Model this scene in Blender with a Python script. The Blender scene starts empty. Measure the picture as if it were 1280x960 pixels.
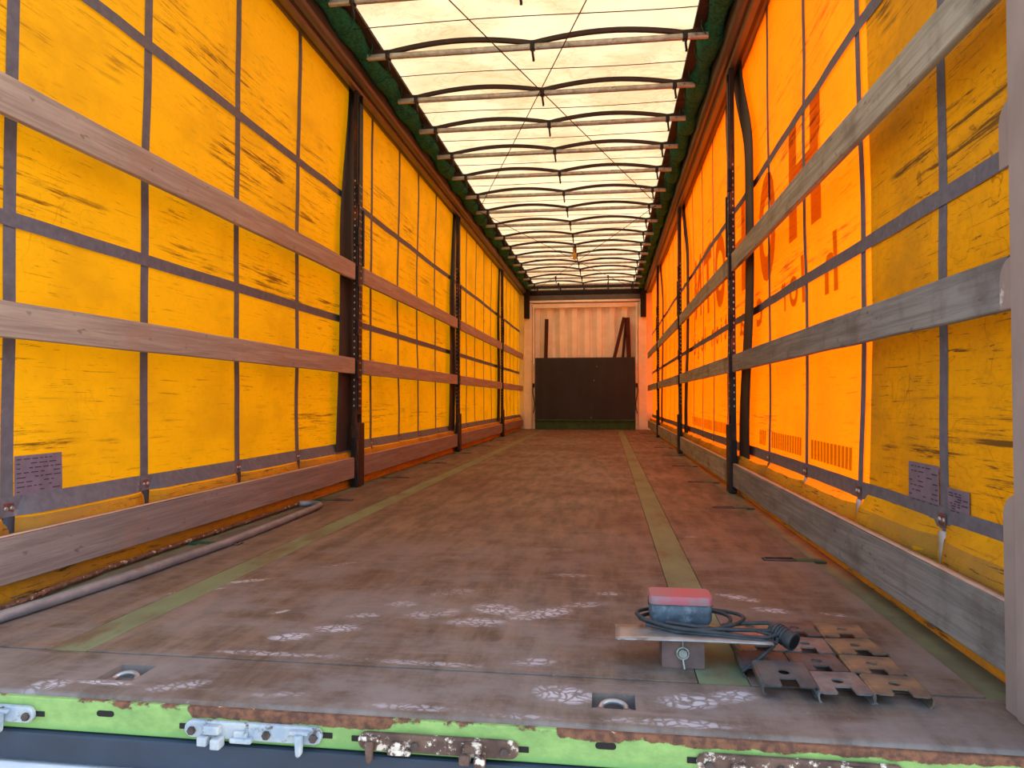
import bpy, bmesh, math, random
from mathutils import Vector, Matrix, noise as mn
random.seed(7)
S = bpy.context.scene
COL = S.collection
PI = math.pi

# ------------------------------------------------------------------ camera
cd = bpy.data.cameras.new('camera'); cam = bpy.data.objects.new('camera', cd); COL.objects.link(cam)
cd.sensor_width = 36; cd.lens = 36 * 887 / 1280
cam.location = (0.47, -1.3, 0.6)
cam.rotation_euler = (math.radians(90 + 1.29), 0, math.radians(7.7))
cd.clip_start = .02; cd.clip_end = 300
S.camera = cam
# ------------------------------------------------------------------ light
w = bpy.data.worlds.new('world'); S.world = w; w.use_nodes = True
nt = w.node_tree; nt.nodes.clear()
wo = nt.nodes.new('ShaderNodeOutputWorld'); wb = nt.nodes.new('ShaderNodeBackground')
sk = nt.nodes.new('ShaderNodeTexSky'); sk.sky_type = 'NISHITA'; sk.sun_disc = False
sk.sun_elevation = math.radians(42); sk.sun_rotation = math.radians(70); sk.air_density = 1.4; sk.dust_density = 4.0
wb.inputs[1].default_value = 0.85
nt.links.new(sk.outputs[0], wb.inputs[0]); nt.links.new(wb.outputs[0], wo.inputs[0])
sd = bpy.data.lights.new('sun', 'SUN'); sun = bpy.data.objects.new('sun', sd); COL.objects.link(sun)
sd.energy = 3.6; sd.color = (1, .95, .86); sd.angle = math.radians(.8)
sun_dir = Vector((math.cos(math.radians(40)) * math.cos(math.radians(18)), math.cos(math.radians(40)) * math.sin(math.radians(18)), math.sin(math.radians(40))))
sun.rotation_euler = sun_dir.to_track_quat('Z', 'Y').to_euler(); sun.location = (8, 4, 8)
S.view_settings.view_transform = 'Standard'; S.view_settings.look = 'None'
S.view_settings.exposure = -0.25; S.view_settings.gamma = 1; S.view_settings.use_curve_mapping = False

# ------------------------------------------------------------------ materials
def lin(c):
    return tuple([((v / 255) / 12.92 if v / 255 <= .04045 else ((v / 255 + .055) / 1.055) ** 2.4) for v in c]) + (1,)
class N:
    def __init__(s, name):
        s.m = bpy.data.materials.new(name); s.m.use_nodes = True; s.t = s.m.node_tree; s.t.nodes.clear()
        s.o = s.n('ShaderNodeOutputMaterial'); s.tc = s.n('ShaderNodeTexCoord')
    def n(s, ty, **k):
        d = s.t.nodes.new(ty)
        for a, b in k.items(): setattr(d, a, b)
        return d
    def l(s, a, b): s.t.links.new(a, b)
    def put(s, v, sock):
        if hasattr(v, 'links'): s.l(v, sock)
        else: sock.default_value = v
    def coord(s, sc=(1, 1, 1), loc=(0, 0, 0), rot=(0, 0, 0)):
        m = s.n('ShaderNodeMapping'); m.inputs['Scale'].default_value = sc; m.inputs['Location'].default_value = loc; m.inputs['Rotation'].default_value = rot
        s.l(s.tc.outputs['Object'], m.inputs[0]); return m.outputs[0]
    def noise(s, sc, stretch=(1, 1, 1), det=5, rough=.6, loc=(0, 0, 0), dist=0):
        x = s.n('ShaderNodeTexNoise'); x.inputs['Scale'].default_value = sc; x.inputs['Detail'].default_value = det
        x.inputs['Roughness'].default_value = rough; x.inputs['Distortion'].default_value = dist
        s.l(s.coord(stretch, loc), x.inputs[0]); return x.outputs[0]
    def ramp(s, v, a, b, lo=0., hi=1.):
        r = s.n('ShaderNodeMapRange'); r.interpolation_type = 'SMOOTHSTEP'
        s.put(v, r.inputs[0]); r.inputs[1].default_value = a; r.inputs[2].default_value = b; r.inputs[3].default_value = lo; r.inputs[4].default_value = hi
        return r.outputs[0]
    def math(s, op, a, b=0.):
        x = s.n('ShaderNodeMath', operation=op); s.put(a, x.inputs[0]); s.put(b, x.inputs[1]); return x.outputs[0]
    def mul(s, a, b): return s.math('MULTIPLY', a, b)
    def mix(s, f, a, b):
        x = s.n('ShaderNodeMix', data_type='RGBA'); s.put(f, x.inputs[0]); s.put(a, x.inputs[6]); s.put(b, x.inputs[7]); return x.outputs[2]
    def bump(s, h, st=.3, d=.01):
        x = s.n('ShaderNodeBump'); x.inputs['Strength'].default_value = st; x.inputs['Distance'].default_value = d; s.l(h, x.inputs['Height']); return x.outputs[0]
    def pri(s, col, rough=.6, metal=0., nrm=None, spec=.4):
        b = s.n('ShaderNodeBsdfPrincipled'); s.put(col, b.inputs['Base Color']); s.put(rough, b.inputs['Roughness']); s.put(metal, b.inputs['Metallic'])
        b.inputs['Specular IOR Level'].default_value = spec
        if nrm is not None: s.l(nrm, b.inputs['Normal'])
        return b.outputs[0]
    def out(s, sh): s.l(sh, s.o.inputs[0]); return s.m
    def axes(s):
        x = s.n('ShaderNodeSeparateXYZ'); s.l(s.tc.outputs['Object'], x.inputs[0]); return x.outputs

def M(name, c1, c2=None, sc=12, rough=.65, metal=0., stretch=(1, 1, 1), bump=.3, wear=None, spec=.35, dist=.004):
    """two-tone noise colour; wear = (colour, low, high, scale)"""
    q = N(name); c2 = c2 or tuple(v * .8 for v in c1)
    nz = q.noise(sc, stretch)
    col = q.mix(q.ramp(nz, .3, .7), lin(c1), lin(c2))
    if wear:
        wc, lo, hi, wsc = wear
        wz = q.noise(wsc, stretch, det=8, rough=.7, loc=(3.1, 7.7, 1.3))
        col = q.mix(q.ramp(wz, lo, hi), col, lin(wc))
    return q.out(q.pri(col, rough, metal, q.bump(nz, bump, dist), spec))

def cloth_mat(name, refl, trans, f, scuff=1., dusty=(120, 84, 30)):
    q = N(name); ax = q.axes()
    fine = q.noise(60, (1, 1, .6), det=4)
    blot = q.noise(2.2, (1, .8, 1.3), det=4)
    # scuffs: long marks left by cargo, horizontal, at the heights where loads rub
    st = q.noise(1., (1, 1.5, 34), det=9, rough=.74, dist=.2)
    st2 = q.noise(1., (1, 5, 90), det=6, rough=.75, loc=(9, 3, 5), dist=.5)
    def band(z, wd, lo=0.): return q.ramp(q.math('ABSOLUTE', q.math('SUBTRACT', ax[2], z)), 0, wd, 1, lo)
    bands = q.math('MAXIMUM', q.math('MAXIMUM', band(1.24, .17), band(.47, .17)), q.math('MAXIMUM', band(1.82, .28), band(2.2, .2)))
    reg = q.ramp(q.noise(1.5, (1, 1, 1.2), det=3, loc=(1, 5, 2)), .34, .56)
    smd = q.mul(q.ramp(q.noise(26., (1, .5, 1.6), det=7, rough=.75, loc=(5, 5, 5)), .42, .62), q.ramp(st, .46, .62))
    mk = q.mul(q.math('MAXIMUM', q.ramp(st, .52, .63), q.mul(smd, .6)), q.mul(bands, reg))
    mk2 = q.mul(q.ramp(st2, .56, .68), q.math('ADD', q.mul(reg, .5), .25))
    fade = q.ramp(ax[1], 2., 8.5, 1., .25)
    sm = q.math('MINIMUM', q.mul(q.mul(q.math('MAXIMUM', mk, mk2), fade), scuff), .85)
    veil = q.mul(q.ramp(blot, .42, .72), .22 * scuff)
    c = q.mix(q.math('MAXIMUM', sm, veil), lin(refl), lin(dusty))
    mot = q.mul(q.ramp(q.noise(34, (1, .8, 1), det=8, rough=.8, loc=(2, 2, 2)), .45, .75), .3 * scuff)
    c = q.mix(mot, c, lin(tuple(v * .74 for v in refl)))
    scr = q.ramp(q.math('ABSOLUTE', q.math('SUBTRACT', q.noise(2.6, (1, 1, 1), det=3, rough=.4, loc=(4, 4, 4), dist=1.5), .5)), 0, .004, .3 * scuff, 0)
    c = q.mix(q.mul(scr, reg), c, lin((120, 84, 20)))
    c = q.mix(q.mul(sm, .75), c, lin((52, 42, 28)))
    ct = q.mix(q.math('MAXIMUM', sm, q.mul(veil, .8)), lin(trans), lin((120, 50, 8)))
    nr = q.bump(q.math('ADD', q.mul(fine, .25), blot), .25, .012)
    d = q.n('ShaderNodeBsdfDiffuse'); q.l(c, d.inputs[0]); q.l(nr, d.inputs[2])
    t = q.n('ShaderNodeBsdfTranslucent'); q.l(ct, t.inputs[0]); q.l(nr, t.inputs[1])
    mx = q.n('ShaderNodeMixShader'); mx.inputs[0].default_value = f; q.l(d.outputs[0], mx.inputs[1]); q.l(t.outputs[0], mx.inputs[2])
    g = q.n('ShaderNodeBsdfGlossy'); g.inputs['Roughness'].default_value = .5; q.l(nr, g.inputs['Normal'])
    m2 = q.n('ShaderNodeMixShader'); m2.inputs[0].default_value = .025; q.l(mx.outputs[0], m2.inputs[1]); q.l(g.outputs[0], m2.inputs[2])
    return q.out(m2.outputs[0])

def wood(name, a, b, c, grain=1.):
    q = N(name)
    g1 = q.noise(3., (14, .55, 14), det=7, rough=.7, dist=.6)
    g2 = q.noise(22., (6, .25, 6), det=5, rough=.7)
    p = q.noise(5., (1, 1, 1), det=6, loc=(4, 1, 9))
    ch = q.noise(26., (1, .5, 1), det=6, loc=(2, 8, 1))
    col = q.mix(q.ramp(g1, .32, .68), lin(a), lin(b))
    col = q.mix(q.mul(q.ramp(p, .5, .72), .7), col, lin(c))
    col = q.mix(q.mul(q.ramp(ch, .62, .72), .55), col, lin(tuple(v * .45 for v in a)))
    return q.out(q.pri(col, .8, 0, q.bump(q.math('ADD', g1, q.mul(g2, .6)), .5 * grain, .004), .25))

MAT = {}
MAT['curtain_left'] = cloth_mat('orange_tarpaulin_left', (244, 192, 20), (255, 156, 0), .42, 1.15)
MAT['curtain_right'] = cloth_mat('orange_tarpaulin_right', (240, 186, 24), (255, 92, 0), .38, 1.)
MAT['patch'] = cloth_mat('yellow_tarpaulin', (236, 172, 12), (120, 60, 0), .12, 1.9, (140, 112, 48))
MAT['hem'] = cloth_mat('dirty_hem', (190, 142, 36), (255, 130, 0), .02, 2.4, (112, 94, 70))
MAT['strap'] = M('grey_webbing', (104, 104, 114), (90, 90, 100), 30, .8, bump=.2, wear=((136, 136, 142), .58, .75, 20))
MAT['flap'] = M('black_rubber_flap', (36, 38, 42), (48, 50, 54), 8, .6, stretch=(1, 1, .3), bump=.3)
MAT['steel_dark'] = M('black_steel', (32, 34, 38), (22, 24, 28), 18, .5, .3, bump=.3, wear=((92, 62, 46), .55, .7, 14))
MAT['steel_post'] = M('post_steel', (46, 46, 48), (32, 34, 36), 14, .5, .3, stretch=(1, 1, .3), wear=((106, 62, 42), .52, .68, 10))
MAT['hole'] = M('pale_hole_light', (196, 190, 180), (170, 160, 150), 8)  # pale colour stands for light showing through the post holes
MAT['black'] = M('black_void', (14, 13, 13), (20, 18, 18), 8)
MAT['rail'] = M('brown_grey_rail', (108, 104, 88), (92, 86, 74), 6, .38, .25, stretch=(1, .15, 1), bump=.1, wear=((90, 62, 50), .55, .75, 5))
MAT['rail_dark'] = M('rail_groove', (66, 44, 40), (50, 34, 32), 6, .5)
MAT['net'] = M('dark_green_net', (8, 124, 92), (5, 66, 52), 55, .85, bump=.9, dist=.01, wear=((28, 70, 48), .5, .7, 30))
MAT['edge'] = M('roof_edge_band', (50, 38, 34), (36, 28, 26), 10)
MAT['galv'] = M('galvanised_tube', (178, 186, 180), (146, 150, 144), 24, .42, .5, bump=.15, wear=((108, 84, 66), .58, .72, 14))
MAT['spring'] = M('dark_brown_band', (48, 36, 32), (36, 28, 26), 12, .6)
MAT['cord'] = M('black_cord', (34, 28, 26), (24, 20, 18), 30)
MAT['wood_left'] = wood('slat_wood_red', (174, 160, 146), (138, 124, 114), (160, 130, 110))
MAT['wood_low'] = wood('slat_wood_purple', (142, 134, 130), (114, 106, 104), (140, 116, 104))
MAT['wood_right'] = wood('slat_wood_grey', (166, 162, 146), (128, 124, 110), (104, 94, 82), 1.2)
MAT['wood_grey'] = wood('slat_wood_dark_grey', (138, 138, 136), (106, 106, 106), (92, 84, 80), 1.2)
MAT['raw_edge'] = wood('raw_wood_edge', (206, 176, 158), (180, 150, 134), (150, 120, 104))
MAT['stake'] = wood('dark_stake_wood', (82, 50, 44), (60, 38, 34), (50, 32, 30))
MAT['cream'] = M('cream_paint', (244, 246, 232), (230, 230, 214), 5, .55, bump=.1, wear=((110, 74, 52), .66, .70, 22))
MAT['cream2'] = M('cream_panel', (250, 250, 238), (238, 236, 220), 4, .5, bump=.1, wear=((150, 104, 72), .68, .73, 30))
MAT['white'] = M('white_post_paint', (214, 208, 200), (190, 184, 176), 8, .5, wear=((100, 84, 74), .62, .7, 14))
MAT['header'] = M('header_steel', (100, 104, 104), (84, 88, 90), 8, .5)
MAT['board'] = M('dark_board', (44, 54, 66), (36, 44, 56), 4, .6, stretch=(1, 1, .3), bump=.2, wear=((66, 60, 62), .6, .75, 8))
MAT['green_far'] = M('dark_green_paint', (54, 100, 66), (44, 80, 52), 10, .6, wear=((112, 112, 92), .62, .7, 7))
MAT['green_edge'] = M('dusty_green_paint', (112, 120, 92), (96, 100, 80), 9, .7, wear=((92, 74, 64), .52, .66, 6))
MAT['green_plate'] = M('green_plate_paint', (26, 92, 66), (20, 70, 52), 14, .6, wear=((74, 60, 52), .58, .66, 30))
MAT['strip'] = M('olive_floor_strip', (116, 130, 98), (102, 112, 84), 7, .7, stretch=(1, .5, 1), wear=((104, 84, 66), .5, .7, 5))
MAT['pillar'] = M('grey_pillar_paint', (146, 134, 130), (128, 116, 112), 5, .5, bump=.12, stretch=(1, 1, .6), wear=((196, 192, 186), .63, .68, 9))
MAT['aluminium'] = M('brushed_plate', (176, 176, 176), (140, 138, 136), 14, .4, .6, wear=((110, 96, 88), .6, .7, 12))
MAT['rusty'] = M('rusty_steel', (128, 104, 98), (104, 88, 88), 24, .75, .3, bump=.7, wear=((150, 160, 164), .6, .72, 12))
MAT['clip'] = M('clip_steel', (96, 98, 98), (70, 74, 78), 16, .6, .35, bump=.7, wear=((124, 82, 54), .52, .68, 11))
MAT['clip_rust'] = M('clip_rust', (146, 120, 92), (100, 90, 82), 16, .7, .3, bump=.8, wear=((164, 128, 92), .58, .72, 20))
MAT['clip_grey'] = M('clip_grey', (132, 136, 134), (98, 100, 104), 22, .55, .4, bump=.6, wear=((136, 96, 68), .58, .72, 12))
MAT['housing'] = M('dusty_blue_housing', (86, 104, 118), (60, 72, 84), 26, .55, bump=.3, wear=((120, 134, 144), .5, .75, 40))
MAT['lens'] = M('dusty_red_lens', (178, 84, 96), (140, 112, 118), 12, .35, bump=.1, wear=((140, 112, 112), .52, .62, 12))
MAT['cable'] = M('dusty_black_cable', (58, 64, 68), (44, 48, 52), 40, .6)
MAT['pipe'] = M('galvanised_pipe', (142, 150, 158), (114, 122, 132), 20, .5, .45, stretch=(1, .6, 1), bump=.3, wear=((120, 90, 74), .6, .72, 7))
MAT['rope'] = M('rusty_wire_rope', (122, 84, 66), (74, 52, 44), 60, .85, bump=.9, wear=((208, 186, 164), .56, .64, 30))
MAT['keeper'] = M('white_blue_cast', (178, 184, 186), (140, 156, 172), 26, .5, .1, bump=.4, wear=((84, 76, 70), .54, .64, 30))
MAT['keeper_rust'] = M('rusty_white_cast', (112, 88, 76), (78, 60, 54), 30, .75, .2, bump=.8, wear=((214, 204, 190), .54, .6, 26))
MAT['bolt'] = M('bolt_steel', (86, 76, 72), (60, 52, 50), 40, .6, .4)
MAT['navy'] = M('navy_panel', (44, 58, 76), (38, 48, 62), 6, .5, bump=.15, wear=((96, 84, 82), .64, .74, 9))
MAT['lip'] = M('white_lip', (226, 232, 238), (206, 212, 218), 8, .5)
MAT['loop_pale'] = M('pale_loop', (186, 190, 194), (160, 164, 170), 20)
MAT['loop_navy'] = M('navy_loop', (62, 74, 92), (50, 60, 78), 20)
MAT['label'] = M('grey_label', (122, 112, 128), (108, 98, 112), 18, .6)
MAT['ink'] = M('label_ink', (58, 50, 82), (50, 46, 70), 18)
MAT['buckle'] = M('rusty_buckle', (128, 84, 76), (96, 70, 68), 30, .5, .4)
MAT['ground'] = M('pale_concrete', (176, 172, 166), (160, 156, 150), .6, .9)
MAT['tag'] = M('yellow_tag', (196, 168, 76), (170, 140, 60), 20)

# roof cloth
q = N('cream_roof_tarpaulin')
v1 = q.noise(2.6, (1, 1.4, 1), det=8, rough=.6, dist=1.2); v2 = q.noise(1.2, (1, 1, 1), det=3)
vein = q.ramp(q.math('ABSOLUTE', q.math('SUBTRACT', v1, .5)), 0, .035, .5, 0)
c = q.mix(q.ramp(v2, .38, .66), lin((250, 228, 182)), lin((236, 200, 150)))
c = q.mix(q.mul(vein, q.ramp(v2, .35, .6)), c, lin((214, 170, 116)))
blm = q.ramp(q.noise(3.4, (1, 1, 1), det=7, rough=.7, loc=(8, 8, 8)), .6, .76, 0, .5)
c = q.mix(blm, c, lin((206, 148, 98)))
c = q.mix(q.mul(q.ramp(q.noise(9, (1, 2, 1), det=8, rough=.75), .42, .75), .35), c, lin((214, 176, 130)))
d = q.n('ShaderNodeBsdfDiffuse'); t = q.n('ShaderNodeBsdfTranslucent'); q.l(c, d.inputs[0]); q.l(c, t.inputs[0])
mx = q.n('ShaderNodeMixShader'); mx.inputs[0].default_value = .33; q.l(d.outputs[0], mx.inputs[1]); q.l(t.outputs[0], mx.inputs[2])
MAT['roof'] = q.out(mx.outputs[0])

# print on the outside of the curtain, seen through the cloth as a tinted film
def film(name, col):
    q = N(name); tr = q.n('ShaderNodeBsdfTransparent'); tr.inputs[0].default_value = lin(col)
    return q.out(tr.outputs[0])
MAT['print_big'] = film('print_film_brown', (164, 158, 200)); MAT['print_small'] = film('print_film_dark', (160, 160, 150))
MAT['print_tick'] = film('print_film_green', (150, 176, 150))

# floor: plywood with dusty shoe prints (cx, cy, half length, half width, angle, strength)
PRINTS = [(-.33, .42, .06, .034, .35, 1.), (-.235, .50, .075, .036, .2, 1.), (-.45, .62, .035, .014, .9, .7), (-.20, .62, .07, .03, .3, .6), (-.13, .74, .08, .04, .1, .55),
          (.15, .72, .09, .06, -.3, 1.), (.28, .70, .13, .05, .6, 1.), (.12, .60, .10, .05, .1, .8), (-.02, .66, .12, .05, .3, .6), (.40, .80, .09, .04, .4, .7), (-.33, .30, .22, .02, .02, .6), (.05, .29, .2, .02, -.02, .6), (.30, .33, .06, .03, .2, .8),
          (.47, .93, .05, .03, .1, .7), (.35, 1.15, .1, .04, .2, .5), (.0, .9, .13, .06, .4, .45), (.86, .94, .085, .032, -.5, .95), (.93, .82, .07, .032, -.3, .8),
          (1.10, .80, .05, .02, -.3, .7), (-.50, 1.2, .14, .03, .7, .4), (.22, 1.55, .2, .05, .2, .35), (-.2, 1.35, .22, .04, .3, .35), (.8, 1.9, .09, .03, .1, .45),
          (.75, 1.35, .05, .03, .2, .5), (-.9, 1.95, .06, .03, .9, .3), (-.82, .79, .10, .022, .55, .9), (-.73, .92, .13, .022, .55, .8)]
PRINTS2 = [(.38, .16, .075, .05, -.3, 1.1), (.60, .06, .16, .022, 0, .7), (.63, .16, .075, .042, .1, 1.), (.72, .20, .06, .035, .4, .9), (-.7, .065, .05, .035, .5, .9), (-.59, .09, .07, .012, .0, 1.2),
           (-.42, .10, .1, .03, .5, .6), (-.2, .08, .1, .02, .2, .5), (.1, .06, .16, .02, 0, .6), (.3, .05, .1, .015, 0, .6)]
def floor_mat(name, c1, c2, prints, edge=False):
    q = N(name); ax = q.axes()
    g = q.noise(4., (3.2, .7, 1), det=8, rough=.68); g2 = q.noise(1.3, (1, .7, 1), det=5, loc=(3, 2, 1)); spk = q.noise(70, det=3)
    gl = q.noise(9., (.6, 5, 1), det=6, rough=.7, loc=(6, 1, 1))
    c = q.mix(q.ramp(g, .36, .64), lin(c1), lin(c2))
    sc_ = q.ramp(q.noise(7., (.35, 6, 1), det=8, rough=.75, loc=(1, 9, 4), dist=.8), .52, .7)
    c = q.mix(q.mul(sc_, .5), c, lin((150, 130, 122)))
    c = q.mix(q.mul(q.ramp(g2, .42, .68), .5), c, lin((96, 70, 56)))
    c = q.mix(q.mul(q.ramp(gl, .5, .8), .35), c, lin((70, 56, 52)))
    c = q.mix(q.mul(q.ramp(spk, .68, .74), .4), c, lin((170, 158, 152)))
    # walked-in grey dust, strongest towards the open end
    dz = q.mul(q.ramp(q.noise(3.2, (1., 1.6, 1), det=9, rough=.72, loc=(9, 4, 2)), .38, .64), q.ramp(ax[1], .2, 3.4, .72, .0))
    c = q.mix(dz, c, lin((128, 122, 120)))
    tot = None
    for (cx, cy, a, b, an, stg) in prints:
        m = q.n('ShaderNodeMapping', vector_type='TEXTURE'); m.inputs['Location'].default_value = (cx, cy, 0); m.inputs['Rotation'].default_value = (0, 0, an); m.inputs['Scale'].default_value = (a, b, 1)
        q.l(q.tc.outputs['Object'], m.inputs[0])
        vm = q.n('ShaderNodeVectorMath', operation='LENGTH'); q.l(m.outputs[0], vm.inputs[0])
        k = q.ramp(vm.outputs['Value'], .25, 1.35, stg, 0)
        tot = k if tot is None else q.math('MAXIMUM', tot, k)
    vo = q.n('ShaderNodeTexVoronoi', feature='DISTANCE_TO_EDGE'); vo.inputs['Scale'].default_value = 38
    dn = q.n('ShaderNodeTexNoise'); dn.inputs['Scale'].default_value = 14; dn.inputs['Detail'].default_value = 4; q.l(q.tc.outputs['Object'], dn.inputs[0])
    dv = q.n('ShaderNodeVectorMath', operation='MULTIPLY_ADD'); q.l(dn.outputs['Color'], dv.inputs[0]); dv.inputs[1].default_value = (.09, .09, 0); q.l(q.coord((1, 1.3, 0)), dv.inputs[2]); q.l(dv.outputs[0], vo.inputs['Vector'])
    crack = q.ramp(vo.outputs['Distance'], .03, .2, .12, 1.)
    brk = q.ramp(q.math('ADD', q.mul(q.noise(11, det=7, rough=.75), .75), q.mul(tot, .36)), .42, .62)
    pm = q.mul(q.mul(tot, brk), crack)
    c = q.mix(q.math('MINIMUM', q.mul(pm, .9), .85), c, lin((186, 188, 196)))
    if edge:
        e = q.mul(q.ramp(ax[1], .03, .0), q.ramp(q.noise(14, det=6, rough=.7), .3, .6))
        c = q.mix(e, c, lin((110, 84, 66)))
    h = q.math('ADD', q.mul(g, .6), q.mul(gl, .5))
    return q.out(q.pri(c, q.ramp(g2, .3, .7, .5, .75), 0, q.bump(h, .35, .004), .3))
MAT['ply'] = floor_mat('brown_plywood', (122, 106, 90), (78, 68, 58), PRINTS)
MAT['plate'] = floor_mat('rear_steel_plate', (114, 103, 92), (74, 67, 60), PRINTS2, True)

# green rear beam with rust
q = N('green_rear_beam'); ax = q.axes()
nz = q.noise(16, (1, 1, 1.6), det=8, rough=.72); big = q.noise(4.2, (1, 1, .6), det=3, loc=(2.2, 0, 0))
def win(a, b): return q.mul(q.ramp(ax[0], a - .015, a + .015), q.ramp(ax[0], b + .015, b - .015))
topb = q.ramp(ax[2], -.042, -.004)
rw = q.math('MAXIMUM', q.math('MAXIMUM', q.mul(win(-.355, .06), 1.), q.mul(win(.37, .50), .6)), q.math('MAXIMUM', q.mul(win(.53, 1.4), .66), .36))
rust = q.ramp(q.math('ADD', q.math('ADD', q.mul(nz, .75), q.mul(big, .45)), q.mul(topb, rw)), .92, .98)
gc = q.mix(q.ramp(nz, .3, .7), lin((138, 174, 100)), lin((112, 148, 84)))
gc = q.mix(q.ramp(ax[2], -.052, -.068, 0, .5), gc, lin((86, 150, 84)))
rc = q.mix(q.ramp(q.noise(60, det=5), .35, .65), lin((124, 84, 62)), lin((84, 58, 48)))
rc = q.mix(q.ramp(q.noise(20, det=5, loc=(7, 7, 7)), .66, .7), rc, lin((220, 180, 140)))
MAT['beam'] = q.out(q.pri(q.mix(rust, gc, rc), q.ramp(rust, 0, 1, .4, .85), 0, q.bump(q.math('ADD', q.mul(rust, .6), q.mul(nz, .3)), .5, .003), .35))

# ------------------------------------------------------------------ mesh helpers
class MB:
    def __init__(s): s.v = []; s.f = []; s.sm = []
    def add(s, v, f, smooth=False):
        o = len(s.v); s.v += [tuple(p) for p in v]; s.f += [tuple(i + o for i in t) for t in f]; s.sm += [smooth] * len(f); return s
    def box(s, a, b, rot=0., piv=None, mat=None):
        x0, y0, z0 = a; x1, y1, z1 = b
        v = [Vector(p) for p in ((x0, y0, z0), (x1, y0, z0), (x1, y1, z0), (x0, y1, z0), (x0, y0, z1), (x1, y0, z1), (x1, y1, z1), (x0, y1, z1))]
        if mat: v = [mat @ p for p in v]
        return s.add(v, [(3, 2, 1, 0), (4, 5, 6, 7), (0, 1, 5, 4), (1, 2, 6, 5), (2, 3, 7, 6), (3, 0, 4, 7)])
    def tube(s, pts, r, n=10, caps=True, closed=False):
        P = [Vector(p) for p in pts]; m = len(P); rr = r if isinstance(r, (list, tuple)) else [r] * m
        T = [(P[min(i + 1, m - 1)] - P[max(i - 1, 0)]).normalized() for i in range(m)]
        a = Vector((0, 0, 1)) if abs(T[0].z) < .9 else Vector((1, 0, 0))
        u = T[0].cross(a).normalized(); v = []
        for i in range(m):
            u = (u - T[i] * u.dot(T[i])).normalized(); w2 = T[i].cross(u)
            v += [P[i] + (u * math.cos(2 * PI * k / n) + w2 * math.sin(2 * PI * k / n)) * rr[i] for k in range(n)]
        f = [(i * n + k, i * n + (k + 1) % n, (i + 1) * n + (k + 1) % n, (i + 1) * n + k) for i in range(m - 1) for k in range(n)]
        s.add(v, f, True)
        if caps: s.add(v[:n], [tuple(range(n))[::-1]]); s.add(v[-n:], [tuple(range(n))])
        return s
    def prism(s, poly, d0, d1, ax=1):
        """extrude a 2-D polygon along axis ax (1: poly is x,z ; 0: y,z ; 2: x,y)"""
        def p3(p, d): return {0: (d, p[0], p[1]), 1: (p[0], d, p[1]), 2: (p[0], p[1], d)}[ax]
        n = len(poly); v = [p3(p, d0) for p in poly] + [p3(p, d1) for p in poly]
        return s.add(v, [tuple(range(n))[::-1], tuple(range(n, 2 * n))] + [(i, (i + 1) % n, n + (i + 1) % n, n + i) for i in range(n)])
    def grid(s, fn, us, vs, smooth=True):
        n = len(vs)
        return s.add([fn(a, b) for a in us for b in vs], [(i * n + j, (i + 1) * n + j, (i + 1) * n + j + 1, i * n + j + 1) for i in range(len(us) - 1) for j in range(n - 1)], smooth)
    def build(s, name, mat, parent=None, bevel=0, solid=0, fix=True):
        me = bpy.data.meshes.new(name); off = Vector((0, 0, 0)); p = parent
        while p is not None: off += p.location; p = p.parent
        me.from_pydata([Vector(x) - off for x in s.v], [], s.f); me.polygons.foreach_set('use_smooth', s.sm)
        if fix:
            bm = bmesh.new(); bm.from_mesh(me); bmesh.ops.recalc_face_normals(bm, faces=bm.faces); bm.to_mesh(me); bm.free()
        o = bpy.data.objects.new(name, me); COL.objects.link(o); me.materials.append(MAT[mat] if isinstance(mat, str) else mat)
        if parent: o.parent = parent
        if bevel:
            b = o.modifiers.new('bevel', 'BEVEL'); b.width = bevel; b.segments = 2; b.limit_method = 'ANGLE'
        if solid:
            b = o.modifiers.new('solid', 'SOLIDIFY'); b.thickness = solid; b.offset = 0
        return o
def tag(o, label=None, cat=None, group=None, kind=None):
    if label: o['label'] = label
    if cat: o['category'] = cat
    if group: o['group'] = group
    if kind: o['kind'] = kind
    return o
def thing(name, loc, label, cat, group=None):
    o = bpy.data.objects.new(name, None); COL.objects.link(o); o.location = loc; o.empty_display_size = .1
    return tag(o, label, cat, group)
def struct(name, label, cat, loc=(0, 0, 0)):
    o = bpy.data.objects.new(name, None); COL.objects.link(o); o.location = loc
    return tag(o, label, cat, kind='structure')
def lp(a, b, t): return a + (b - a) * t
def fr(a, b, n): return [a + (b - a) * i / n for i in range(n + 1)]

LEN = 13.4
POSTS = [3.5, 6.88, 10.4]
# ------------------------------------------------------------------ ground
g = MB().box((-30, -30, -1.4), (30, 40, -1.3)).build('ground', 'ground'); tag(g, 'pale concrete yard under the trailer', 'ground', kind='structure')

# ------------------------------------------------------------------ floor
fl = struct('floor', 'brown plywood trailer floor with two olive steel strips', 'floor')
ysec = [.2605, 2.63, 5.1, 7.55, 10.0, 12.4, LEN]
G = .0022
for i in range(len(ysec) - 1):
    a, b = ysec[i] + G, ysec[i + 1] - G
    MB().box((-.77 + G, a, -.03), (.66 - G, b, 0)).build('floor_board', 'ply', fl, bevel=.0015)
    MB().box((-1.225, a, -.03), (-.87 - G, b, 0)).build('floor_board', 'ply', fl, bevel=.0015)
    MB().box((.765 + G, a, -.03), (1.225, b, 0)).build('floor_board', 'ply', fl, bevel=.0015)
for a, b in ((-.87, -.77), (.66, .765)):
    tag(MB().box((a, .257 + G, -.03), (b, LEN, -.0012)).build('steel_strip', 'strip', fl), 'dusty olive green steel strip let into the floor')
for s in (-1, 1):
    x0, x1 = sorted((s * 1.227, s * 1.31))
    tag(MB().box((x0, .0, -.05), (x1, LEN, -.006)).build('edge_strip', 'green_edge', fl), 'dusty green steel floor edge')
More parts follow.
